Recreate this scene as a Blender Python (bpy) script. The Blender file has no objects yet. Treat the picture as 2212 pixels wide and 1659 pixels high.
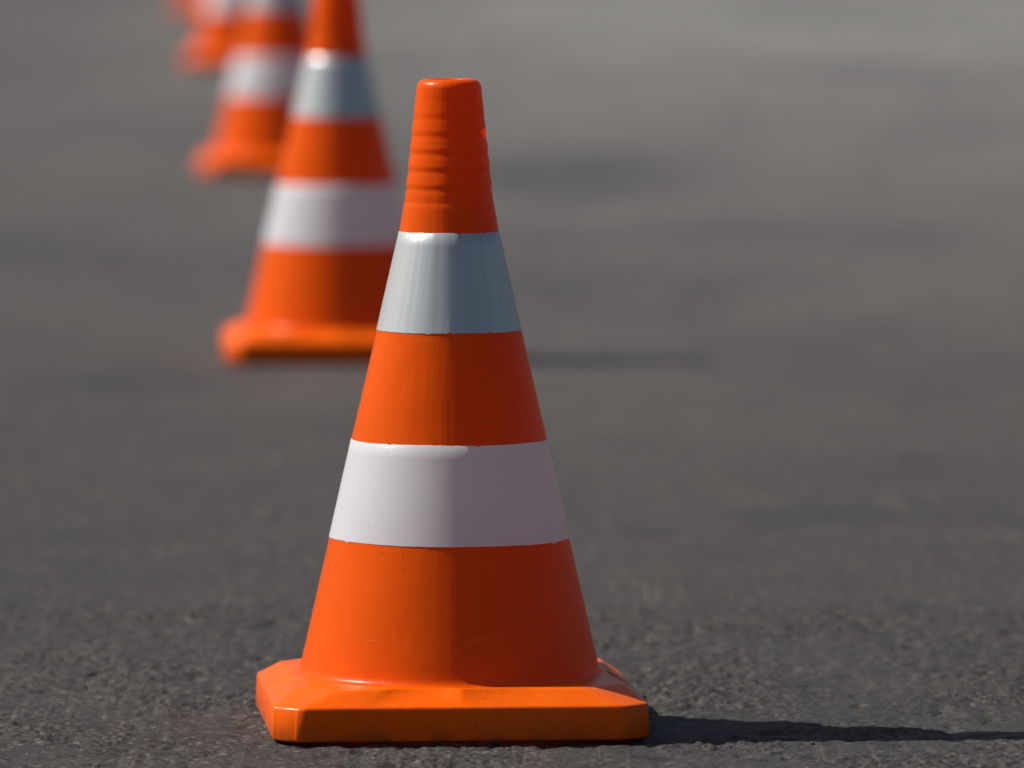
import bpy, bmesh, math, random
import numpy as np
from mathutils import Vector
random.seed(4)
scene = bpy.context.scene
scene.view_settings.view_transform = 'Standard'
scene.view_settings.look = 'None'
scene.view_settings.exposure = 0
scene.cycles.max_bounces = 12
scene.cycles.diffuse_bounces = 8
scene.cycles.transmission_bounces = 8

# ------------------------------------------------ sun + sky
to_sun = Vector((-0.471, 0.086, 0.512)).normalized()
elev = math.asin(to_sun.z)
azim = math.atan2(to_sun.x, to_sun.y)
w = bpy.data.worlds.new("World"); scene.world = w; w.use_nodes = True
nt = w.node_tree
sky = nt.nodes.new("ShaderNodeTexSky"); sky.sky_type = 'NISHITA'; sky.sun_disc = False
sky.sun_elevation = elev; sky.sun_rotation = azim % (2*math.pi)
sky.air_density = 1.0; sky.dust_density = 3.0; sky.ozone_density = 0.6
bg = nt.nodes["Background"]; bg.inputs[1].default_value = 0.053
nt.links.new(sky.outputs[0], bg.inputs[0])
sl = bpy.data.lights.new("sun", 'SUN'); sl.energy = 5.0; sl.angle = math.radians(0.53); sl.color = (1.0, 0.965, 0.90)
so = bpy.data.objects.new("sun", sl); scene.collection.objects.link(so)
so.rotation_euler = to_sun.to_track_quat('Z', 'Y').to_euler(); so.location = to_sun*20

# ------------------------------------------------ camera
cd = bpy.data.cameras.new("camera"); cam = bpy.data.objects.new("camera", cd)
scene.collection.objects.link(cam); scene.camera = cam
cd.sensor_width = 36; cd.lens = 18400/2212*36
cd.clip_start = 0.1; cd.clip_end = 3000
cam.location = (0, -6.6, 0.7306)
cam.rotation_euler = (math.radians(90-4.04), 0, 0)
cd.dof.use_dof = True; cd.dof.focus_distance = 6.50; cd.dof.aperture_fstop = 6.8; cd.dof.aperture_blades = 9

# ------------------------------------------------ node helpers
class M:
    def __init__(s, name):
        s.m = bpy.data.materials.new(name); s.m.use_nodes = True
        s.t = s.m.node_tree; s.t.nodes.clear()
        s.out = s.t.nodes.new("ShaderNodeOutputMaterial")
        s.co = s.t.nodes.new("ShaderNodeTexCoord").outputs['Object']
    def n(s, typ, **kw):
        nd = s.t.nodes.new(typ)
        for k, v in kw.items():
            if k.startswith('_'): setattr(nd, k[1:], v)
            else:
                s.set(nd.inputs[k.replace('__', ' ')], v)
        return nd
    def set(s, inp, v):
        if isinstance(v, bpy.types.NodeSocket): s.t.links.new(v, inp)
        else: inp.default_value = v
    def map(s, scale=(1,1,1), loc=(0,0,0), rot=(0,0,0), src=None):
        nd = s.t.nodes.new("ShaderNodeMapping")
        s.set(nd.inputs['Vector'], src or s.co)
        nd.inputs['Scale'].default_value = scale; nd.inputs['Location'].default_value = loc; nd.inputs['Rotation'].default_value = rot
        return nd.outputs[0]
    def noise(s, scale, detail=4, rough=0.55, vec=None, dist=0.0):
        nd = s.n("ShaderNodeTexNoise", Scale=scale, Detail=detail, Roughness=rough, Distortion=dist)
        s.set(nd.inputs['Vector'], vec or s.co)
        return nd.outputs['Fac']
    def ramp(s, f, a, b, lo=0.0, hi=1.0):
        nd = s.n("ShaderNodeMapRange"); nd.clamp = True
        s.set(nd.inputs[0], f)
        for i, v in zip((1,2,3,4), (a,b,lo,hi)): nd.inputs[i].default_value = v
        return nd.outputs[0]
    def math(s, op, a, b=0.0):
        nd = s.t.nodes.new("ShaderNodeMath"); nd.operation = op
        s.set(nd.inputs[0], a); s.set(nd.inputs[1], b); return nd.outputs[0]
    def mix(s, f, a, b, mode='MIX'):
        nd = s.t.nodes.new("ShaderNodeMix"); nd.data_type = 'RGBA'; nd.blend_type = mode
        s.set(nd.inputs[0], f)
        for i, v in ((6, a), (7, b)):
            if isinstance(v, tuple) and len(v) == 3: v = v+(1,)
            s.set(nd.inputs[i], v)
        return nd.outputs[2]
    def bump(s, h, strength, dist, normal=None):
        nd = s.n("ShaderNodeBump", Strength=strength, Distance=dist, Height=h)
        if normal: s.set(nd.inputs['Normal'], normal)
        return nd.outputs[0]
    def polar(s, ka, kz):
        # coordinates wrapped round the cone: (cos, sin)*ka, z*kz
        sp = s.n("ShaderNodeSeparateXYZ", Vector=s.co)
        a = s.math('ARCTAN2', sp.outputs[1], sp.outputs[0])
        c = s.n("ShaderNodeCombineXYZ")
        s.set(c.inputs[0], s.math('MULTIPLY', s.math('COSINE', a), ka))
        s.set(c.inputs[1], s.math('MULTIPLY', s.math('SINE', a), ka))
        s.set(c.inputs[2], s.math('MULTIPLY', sp.outputs[2], kz))
        return c.outputs[0]

# ---- orange plastic
def orange(name, base, tcol, tfac, dusty):
    m = M(name)
    big = m.noise(9, 5, 0.6)
    fine = m.noise(160, 4, 0.65)
    streak = m.noise(1, 4, 0.6, m.polar(14, 7))
    scuffv = m.noise(1, 3, 0.5, m.map((40, 40, 420), rot=(0.3, 0.5, 0.2)))
    col = m.mix(m.ramp(big, 0.35, 0.7), base, tuple(c*0.90 for c in base))
    dust = m.math('MULTIPLY', m.ramp(fine, 0.42, 0.72), m.ramp(big, 0.40, 0.62, 0.15, 1.0))
    col = m.mix(m.math('MULTIPLY', dust, dusty), col, (0.88, 0.22, 0.03))
    col = m.mix(m.math('MULTIPLY', m.ramp(streak, 0.52, 0.72), 0.10), col, (0.92, 0.24, 0.04))
    sc = m.math('MULTIPLY', m.ramp(scuffv, 0.64, 0.72), m.ramp(m.noise(22, 2), 0.50, 0.60))
    col = m.mix(m.math('MULTIPLY', sc, 0.35), col, (1.0, 0.34, 0.08))
    z = m.n("ShaderNodeSeparateXYZ", Vector=m.co).outputs[2]
    low = m.math('MULTIPLY', m.ramp(z, 0.0, 0.016, 1.0, 0.0), m.ramp(m.noise(60, 4), 0.40, 0.62))
    col = m.mix(m.math('MULTIPLY', low, 0.60), col, (0.16, 0.07, 0.035))
    vor = m.n("ShaderNodeTexVoronoi", Scale=95.0); m.set(vor.inputs['Vector'], m.co)
    spk = m.math('MULTIPLY', m.ramp(vor.outputs['Distance'], 0.06, 0.12, 1, 0), m.ramp(m.noise(14, 2), 0.57, 0.62))
    col = m.mix(m.math('MULTIPLY', spk, 0.6), col, (0.20, 0.04, 0.02))
    bf = m.bump(streak, 0.25, 0.0010)
    bf = m.bump(fine, 0.15, 0.0005, bf)
    bf = m.bump(m.noise(22, 2), 0.25, 0.003, bf)
    pr = m.n("ShaderNodeBsdfPrincipled", Roughness=m.ramp(fine, 0.3, 0.7, 0.22, 0.36))
    m.set(pr.inputs['Base Color'], col); m.set(pr.inputs['Normal'], bf)
    pr.inputs['Specular IOR Level'].default_value = 0.20
    if tfac > 0:
        tr = m.n("ShaderNodeBsdfTranslucent", Normal=bf); tr.inputs['Color'].default_value = tcol+(1,)
        mx = m.n("ShaderNodeMixShader", Fac=tfac)
        m.t.links.new(pr.outputs[0], mx.inputs[1]); m.t.links.new(tr.outputs[0], mx.inputs[2])
        m.t.links.new(mx.outputs[0], m.out.inputs[0])
    else:
        m.t.links.new(pr.outputs[0], m.out.inputs[0])
    return m.m

mat_body = orange("orange_plastic", (1.0, 0.125, 0.0), (0.95, 0.005, 0.0), 0.28, 0.10)
mat_base = orange("orange_base_plastic", (0.98, 0.125, 0.0), (1.0, 0.05, 0.0), 0.0, 0.30)

def white_tape():
    m = M("white_tape")
    fine = m.noise(220, 3)
    big = m.noise(12, 4)
    col = m.mix(m.ramp(big, 0.35, 0.7), (0.86, 0.88, 0.93), (0.81, 0.83, 0.885))
    vor = m.n("ShaderNodeTexVoronoi", Scale=170.0); m.set(vor.inputs['Vector'], m.co)
    spk = m.math('MULTIPLY', m.ramp(vor.outputs['Distance'], 0.06, 0.15, 1, 0), m.ramp(m.noise(17, 3), 0.51, 0.58))
    col = m.mix(m.math('MULTIPLY', spk, 0.65), col, (0.22, 0.19, 0.17))
    scr = m.math('MULTIPLY', m.ramp(m.noise(1, 4, 0.6, m.map((500, 500, 40), rot=(0.2, 0.1, 0))), 0.66, 0.72), m.ramp(m.noise(25, 2), 0.5, 0.6))
    col = m.mix(m.math('MULTIPLY', scr, 0.3), col, (0.45, 0.42, 0.42))
    bf = m.bump(fine, 0.08, 0.0005)
    pr = m.n("ShaderNodeBsdfPrincipled", Roughness=0.36)
    m.set(pr.inputs['Base Color'], col); m.set(pr.inputs['Normal'], bf)
    pr.inputs['Specular IOR Level'].default_value = 0.35
    tr = m.n("ShaderNodeBsdfTranslucent"); tr.inputs['Color'].default_value = (0.72, 1.0, 1.0, 1)
    mx = m.n("ShaderNodeMixShader", Fac=0.36)
    m.t.links.new(pr.outputs[0], mx.inputs[1]); m.t.links.new(tr.outputs[0], mx.inputs[2])
    m.t.links.new(mx.outputs[0], m.out.inputs[0])
    return m.m
mat_white = white_tape()

def silver_tape():
    m = M("reflective_tape")
    streak = m.noise(1, 2, 0.5, m.polar(3.0, 0.8))
    streak2 = m.noise(1, 3, 0.6, m.polar(20, 3))
    fine = m.noise(900, 2)
    col = m.mix(m.ramp(streak2, 0.35, 0.65), (0.64, 0.66, 0.67), (0.57, 0.59, 0.60))
    col = m.mix(m.math('MULTIPLY', m.ramp(fine, 0.5, 0.75), 0.3), col, (0.8, 0.81, 0.82))
    mark = m.math('MULTIPLY', m.ramp(m.noise(1, 3, 0.6, m.polar(30, 60)), 0.68, 0.74), 0.3)
    col = m.mix(mark, col, (0.3, 0.3, 0.3))
    bf = m.bump(streak, 0.35, 0.0035)
    bf = m.bump(streak2, 0.14, 0.0005, bf)
    bf = m.bump(fine, 0.08, 0.0003, bf)
    pr = m.n("ShaderNodeBsdfPrincipled", Roughness=0.33, Metallic=0.45)
    m.set(pr.inputs['Base Color'], col); m.set(pr.inputs['Normal'], bf)
    m.t.links.new(pr.outputs[0], m.out.inputs[0])
    return m.m
mat_silver = silver_tape()

# ------------------------------------------------ cone mesh
def cone_mesh(seed):
    rnd = random.Random(seed)
    bm = bmesh.new()
    NS = 192
    prof = []   # (r, z, mat, jitter_amp)
    T = 0.0004
    def line(r0, z0, r1, z1, n, mat, t=0.0):
        for i in range(n+1):
            f = i/n
            prof.append([r0+(r1-r0)*f+t, z0+(z1-z0)*f, mat, 0.0])
    prof += [[0.1225,0.0393,0,0],[0.1195,0.0404,0,0],[0.1172,0.0425,0,0],[0.1160,0.0460,0,0]]
    line(0.1148,0.0520,0.0933,0.1456,10,0); prof[-1][3] = 1
    a = len(prof)
    line(0.0933,0.1459,0.0762,0.2215,8,1,T); prof[a][3]=1; prof[-1][3]=2
    a = len(prof)
    line(0.0762,0.2218,0.0563,0.3067,8,0); prof[a][3]=2; prof[-1][3]=3
    a = len(prof)
    line(0.0563,0.3070,0.0388,0.3829,8,2,T); prof[a][3]=3; prof[-1][3]=4
    a = len(prof)
    line(0.0388,0.3832,0.0350,0.4050,5,0); prof[a][3]=4
    n = 90
    for i in range(1, n+1):
        f = i/n; z = 0.4050+f*(0.4935-0.4050)
        r = 0.0346+(0.0253-0.0346)*f
        env = min(1, f*8)*min(1, (1-f)*2.0)
        s = (f*6.4) % 1.0
        r += env*0.00030*(math.sin(2*math.pi*s)+0.35*math.sin(4*math.pi*s+0.6))
        prof.append([r, z, 0, 0])
    for k in range(1, 9):
        th = math.pi/2*k/8
        prof.append([0.0253-0.0062*(1-math.cos(th)), 0.4935+0.0068*math.sin(th)+0.0012*(k/8), 0, 0])
    prof += [[0.0150,0.5014,0,0],[0.0142,0.5006,0,0],[0.0138,0.4960,0,0],[0.0136,0.4800,0,0]]
    jit = {j: [rnd.gauss(0,1) for _ in range(NS)] for j in (1,2,3,4)}
    tears = {j: [(rnd.randrange(NS), rnd.choice((-1,1))*rnd.uniform(0.0006,0.0014)) for _ in range(4)] for j in jit}
    low = {j: (rnd.uniform(0,6.28), rnd.uniform(0.0003,0.0006)) for j in jit}
    rings = []
    oval = rnd.uniform(0,6.28)
    for (r, z, mt, j) in prof:
        ring = []
        for k in range(NS):
            a = 2*math.pi*k/NS
            dz = 0
            if j:
                dz = 0.00006*jit[j][k] + low[j][1]*math.sin(a+low[j][0]) + 0.0002*math.sin(5*a+low[j][0]*3)
                for tk, td in tears[j]:
                    if tk == k: dz += td
            rr = r*(1+0.0025*math.sin(2*a+oval)+0.001*math.sin(5*a+z*30))
            ring.append(bm.verts.new((rr*math.cos(a), rr*math.sin(a), z+dz)))
        rings.append(ring)
    for i in range(len(rings)-1):
        mt = prof[i][2]
        if prof[i][2] != prof[i+1][2]: mt = prof[i][2] if prof[i][2] else prof[i+1][2]
        for k in range(NS):
            f = bm.faces.new((rings[i][k], rings[i][(k+1)%NS], rings[i+1][(k+1)%NS], rings[i+1][k]))
            f.material_index = mt; f.smooth = True
    # ---- square base plate with cut corners, bevelled rim and shallow scallops
    ts  = [-1.0,-0.94,-0.66,-0.60,-0.54,-0.50,-0.03,0.0,0.03,0.50,0.54,0.60,0.66,0.94,1.0]
    off = [ 0.0, 0.0, 0.0,-0.35,-0.8,-1.0,-1.0,-0.3,-1.0,-1.0,-0.8,-0.35,0.0,0.0,0.0]
    def oct_ring(half, cut, z, scal=0.0, dz=0.0):
        pts = []
        side = half-cut
        rb = 0.0035
        for q in range(4):
            ca, sa = math.cos(q*math.pi/2), math.sin(q*math.pi/2)
            loc = []
            for t, o in zip(ts, off):
                x, y = half+o*scal, t*side
                if abs(t) == 1.0: x -= 0.0006
                loc.append((x, y, z+o*dz))
            # rounded entry/exit of the corner cut
            e = rb*0.7
            loc.append((half-e*0.75, side+e*0.35, z))
            loc.append((half-e-0.001, side+e+0.0002, z))
            loc.append((half-cut*0.5+0.0006, side+cut*0.5+0.0006, z))
            loc.append((side+e+0.0002, half-e-0.001, z))
            loc.append((side+e*0.35, half-e*0.75, z))
            for x, y, zz in loc:
                pts.append((x*ca-y*sa, x*sa+y*ca, zz))
        return [bm.verts.new(p) for p in pts]
    R = []
    R.append(oct_ring(0.134, 0.016, 0.004))
    R.append(oct_ring(0.1405, 0.017, 0.0012))
    R.append(oct_ring(0.1440, 0.0175, 0.0020))
    R.append(oct_ring(0.1450, 0.018, 0.0040))
    R.append(oct_ring(0.1441, 0.018, 0.0250))
    R.append(oct_ring(0.1438, 0.0183, 0.0267))
    R.append(oct_ring(0.1431, 0.0187, 0.0278))
    R.append(oct_ring(0.1415, 0.0195, 0.0287))
    R.append(oct_ring(0.1285, 0.0290, 0.0382, 0.0048, 0.0))
    R.append(oct_ring(0.1265, 0.0305, 0.0394, 0.0040, 0.0))
    R.append(oct_ring(0.1240, 0.0320, 0.0399, 0.0024, 0.0))
    n = len(R[0])
    for i in range(len(R)-1):
        for k in range(n):
            f = bm.faces.new((R[i][k], R[i][(k+1)%n], R[i+1][(k+1)%n], R[i+1][k])); f.material_index = 3; f.smooth = True
    inner = []
    for v in R[-1]:
        a = math.atan2(v.co.y, v.co.x)
        inner.append(bm.verts.new((0.108*math.cos(a), 0.108*math.sin(a), 0.0401)))
    for k in range(n):
        f = bm.faces.new((R[-1][k], R[-1][(k+1)%n], inner[(k+1)%n], inner[k])); f.material_index = 3; f.smooth = True
    bm.normal_update()
    for e in bm.edges:
        if len(e.link_faces) == 2 and (e.calc_face_angle(0) > math.radians(50) or e.link_faces[0].material_index != e.link_faces[1].material_index):
            e.smooth = False
    me = bpy.data.meshes.new("traffic_cone_mesh")
    bm.to_mesh(me); bm.free()
    for mt in (mat_body, mat_white, mat_silver, mat_base): me.materials.append(mt)
    return me

cones = [(-0.0488, 0.0, 4.6), (-0.223, 4.24, 3.0), (-0.440, 9.35, 5.0), (-0.700, 15.3, 2.0), (-0.925, 20.4, -3.0)]
for i, (x, y, r) in enumerate(cones):
    ob = bpy.data.objects.new("traffic_cone", cone_mesh(10+i))
    ob.location = (x, y, 0); ob.rotation_euler = (0, 0, math.radians(r))
    scene.collection.objects.link(ob)

# ------------------------------------------------ asphalt sheet
rng = np.random.default_rng(7)
LAT = rng.random((512, 512))
def vnoise(x, y, freq, ox=0.0):
    u = x*freq+ox+1000.5; v = y*freq+ox*1.7+1000.5
    iu = np.floor(u).astype(int); iv = np.floor(v).astype(int)
    fu = u-iu; fv = v-iv
    fu = fu*fu*(3-2*fu); fv = fv*fv*(3-2*fv)
    a = LAT[iu % 512, iv % 512]; b = LAT[(iu+1) % 512, iv % 512]
    c = LAT[iu % 512, (iv+1) % 512]; d = LAT[(iu+1) % 512, (iv+1) % 512]
    return (a*(1-fu)+b*fu)*(1-fv)+(c*(1-fu)+d*fu)*fv-0.5
def axis(lo, hi, step, far):
    core = list(np.arange(lo, hi, step))
    s = step; v = core[-1]; up = []
    while v < far:
        s *= 1.08; v += s; up.append(v)
    s = step; v = core[0]; dn = []
    while v > -far:
        s *= 1.08; v -= s; dn.append(v)
    return np.array(dn[::-1]+core+up)
ax = axis(-0.50, 0.50, 0.0014, 900); ay = axis(-0.34, 0.90, 0.0020, 900)
X, Y = np.meshgrid(ax, ay, indexing='ij')
dx = np.maximum(np.abs(X)-0.5, 0); dy = np.maximum(np.maximum(-0.34-Y, Y-0.9), 0)
dd = np.sqrt(dx*dx+dy*dy)
w1 = np.clip(1-dd/0.15, 0, 1); w2 = np.clip(1-dd/1.0, 0, 1); w3 = np.clip(1-dd/6.0, 0, 1)
g = vnoise(X, Y, 330, 3)
pit = np.clip(vnoise(X, Y, 60, 9)-0.20, 0, 1)
pit2 = np.clip(vnoise(X, Y, 22, 21)-0.28, 0, 1)
worn = np.clip(vnoise(X, Y, 9, 14)*2+0.8, 0.35, 1.4)
Z = w1*(worn*(0.0018*g + 0.0024*vnoise(X, Y, 150, 5)+0.0014*vnoise(X, Y, 75, 8)) - 0.009*pit - 0.020*pit2) + w2*(0.0018*vnoise(X, Y, 34, 1)) + w3*0.0026*vnoise(X, Y, 5, 2)
Z -= 0.0012
Z = np.where(Z > 0.0, 0.45*Z, Z)
Z = np.where((np.abs(X+0.0488) < 0.16) & (np.abs(Y) < 0.16), np.minimum(Z, 0.0003), Z)
nx, ny = X.shape
co = np.stack([X, Y, Z], -1).reshape(-1, 3)
idx = np.arange(nx*ny).reshape(nx, ny)
q = np.stack([idx[:-1, :-1], idx[1:, :-1], idx[1:, 1:], idx[:-1, 1:]], -1).reshape(-1, 4)
me = bpy.data.meshes.new("asphalt_ground_mesh")
me.vertices.add(len(co)); me.vertices.foreach_set("co", co.ravel())
me.loops.add(q.size); me.loops.foreach_set("vertex_index", q.ravel().astype(np.int32))
me.polygons.add(len(q)); me.polygons.foreach_set("loop_start", np.arange(0, q.size, 4, dtype=np.int32))
me.update(calc_edges=True)
me.polygons.foreach_set("use_smooth", np.ones(len(q), dtype=bool))
gr = bpy.data.objects.new("asphalt_ground", me); scene.collection.objects.link(gr)

m = M("asphalt")
mid = m.noise(1.6, 5, 0.6)
med = m.noise(14, 5, 0.65)
cm = m.noise(55, 4, 0.65)
fine = m.noise(300, 4, 0.75)
sp = m.n("ShaderNodeSeparateXYZ", Vector=m.co)
yy = sp.outputs[1]; xx = sp.outputs[0]
vor = m.n("ShaderNodeTexVoronoi", Scale=240.0); m.set(vor.inputs['Vector'], m.co)
vcol = m.n("ShaderNodeSeparateColor", Color=vor.outputs['Color']).outputs[0]
col = m.mix(m.ramp(fine, 0.36, 0.64), (0.013, 0.0115, 0.011), (0.064, 0.056, 0.052))
col = m.mix(m.math('MULTIPLY', m.ramp(vcol, 0.82, 0.95), 0.70), col, (0.20, 0.172, 0.155))
col = m.mix(m.math('MULTIPLY', m.ramp(vcol, 0.25, 0.05), 0.6), col, (0.011, 0.0105, 0.0105))
col = m.mix(m.math('MULTIPLY', m.ramp(cm, 0.50, 0.66), 0.65), col, (0.017, 0.015, 0.0145))
col = m.mix(m.math('MULTIPLY', m.ramp(med, 0.48, 0.66), 0.60), col, (0.024, 0.0205, 0.0193))
col = m.mix(m.ramp(mid, 0.35, 0.72, 0.0, 0.28), col, (0.060, 0.055, 0.053))
col = m.mix(m.math('MULTIPLY', m.ramp(m.noise(5, 4, 0.6, m.map(loc=(3, 7, 0))), 0.54, 0.75), 0.5), col, (0.066, 0.047, 0.040))
# paler with distance: dust plus grazing sky sheen painted into colour; less at left
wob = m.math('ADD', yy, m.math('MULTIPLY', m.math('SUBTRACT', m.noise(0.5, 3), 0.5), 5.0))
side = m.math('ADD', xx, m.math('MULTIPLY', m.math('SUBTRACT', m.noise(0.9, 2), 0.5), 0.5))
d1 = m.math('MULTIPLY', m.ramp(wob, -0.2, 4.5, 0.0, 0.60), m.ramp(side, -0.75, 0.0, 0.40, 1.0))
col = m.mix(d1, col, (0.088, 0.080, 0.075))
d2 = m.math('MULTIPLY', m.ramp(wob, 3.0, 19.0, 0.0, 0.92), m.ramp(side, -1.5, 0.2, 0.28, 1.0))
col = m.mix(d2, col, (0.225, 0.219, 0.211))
# broad patchiness
col = m.mix(m.math('MULTIPLY', m.ramp(m.noise(1.1, 4, 0.6, m.map((1.0, 0.45, 1), loc=(5, 2, 0))), 0.46, 0.66), 0.42), col, (0.040, 0.037, 0.037))
col = m.mix(m.math('MULTIPLY', m.ramp(m.noise(4.5, 4, 0.65, m.map((1.0, 0.5, 1), loc=(1, 9, 0))), 0.50, 0.66), 0.30), col, (0.030, 0.027, 0.027))
# sparse dark smudges where the binder shows
sm = m.math('MULTIPLY', m.ramp(m.noise(16, 3, 0.6, m.map(loc=(1.3, 4.2, 0))), 0.60, 0.68), m.ramp(m.noise(1.7, 2), 0.38, 0.52))
col = m.mix(m.math('MULTIPLY', sm, 0.80), col, (0.014, 0.013, 0.014))
scr = m.math('MULTIPLY', m.ramp(m.noise(1, 3, 0.5, m.map((130, 3.0, 1), rot=(0, 0, 0.07))), 0.58, 0.68), m.ramp(m.noise(2.6, 3), 0.48, 0.58))
col = m.mix(m.math('MULTIPLY', scr, 0.45), col, (0.14, 0.12, 0.106))
for (sx, sy, rx, ry, am) in [(-0.45, 3.8, 0.15, 0.28, 0.5), (0.12, 9.4, 0.25, 1.0, 0.30), (0.30, 1.9, 0.08, 0.10, 0.35), (0.45, 7.2, 0.3, 0.6, 0.25)]:
    v = m.map((1/rx, 1/ry, 1), loc=(-sx/rx, -sy/ry, 0))
    ln = m.n("ShaderNodeVectorMath", _operation='LENGTH'); m.set(ln.inputs[0], v)
    d = m.math('ADD', ln.outputs['Value'], m.math('MULTIPLY', m.noise(6, 3), 0.8))
    col = m.mix(m.math('MULTIPLY', m.ramp(d, 0.8, 1.7, 1, 0), am), col, (0.028, 0.027, 0.028))
bf = m.bump(fine, 1.0, 0.0014)
bf = m.bump(vcol, 0.5, 0.0010, bf)
bf = m.bump(cm, 0.5, 0.003, bf)
bf = m.bump(med, 0.5, 0.004, bf)
pr = m.n("ShaderNodeBsdfPrincipled", Roughness=m.ramp(fine, 0.3, 0.7, 0.55, 0.82))
m.set(pr.inputs['Base Color'], col); m.set(pr.inputs['Normal'], bf)
pr.inputs['Specular IOR Level'].default_value = 0.36
m.t.links.new(pr.outputs[0], m.out.inputs[0])
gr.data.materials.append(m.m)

# ------------------------------------------------ loose grit (one object)
bm = bmesh.new()
for i in range(260):
    x = random.uniform(-0.6, 0.6); y = random.uniform(-0.33, 1.0)
    if abs(x+0.0488) < 0.155 and abs(y) < 0.155: continue
    s = 0.0006+0.0014*random.random()**3
    vs = bmesh.ops.create_icosphere(bm, subdivisions=1, radius=s)['verts']
    sc = (random.uniform(0.7,1.6), random.uniform(0.7,1.5), random.uniform(0.35,0.7))
    for v in vs:
        v.co = Vector((v.co.x*sc[0]*random.uniform(.8,1.2)+x, v.co.y*sc[1]*random.uniform(.8,1.2)+y, v.co.z*sc[2]-0.0012+s*0.2))
gm = bpy.data.meshes.new("gravel_mesh"); bm.to_mesh(gm); bm.free()
go = bpy.data.objects.new("gravel", gm); scene.collection.objects.link(go)
m = M("grit")
col = m.mix(m.ramp(m.noise(90, 1), 0.35, 0.65), (0.03, 0.028, 0.028), (0.10, 0.088, 0.08))
pr = m.n("ShaderNodeBsdfPrincipled", Roughness=0.8); m.set(pr.inputs['Base Color'], col)
m.t.links.new(pr.outputs[0], m.out.inputs[0]); gm.materials.append(m.m)
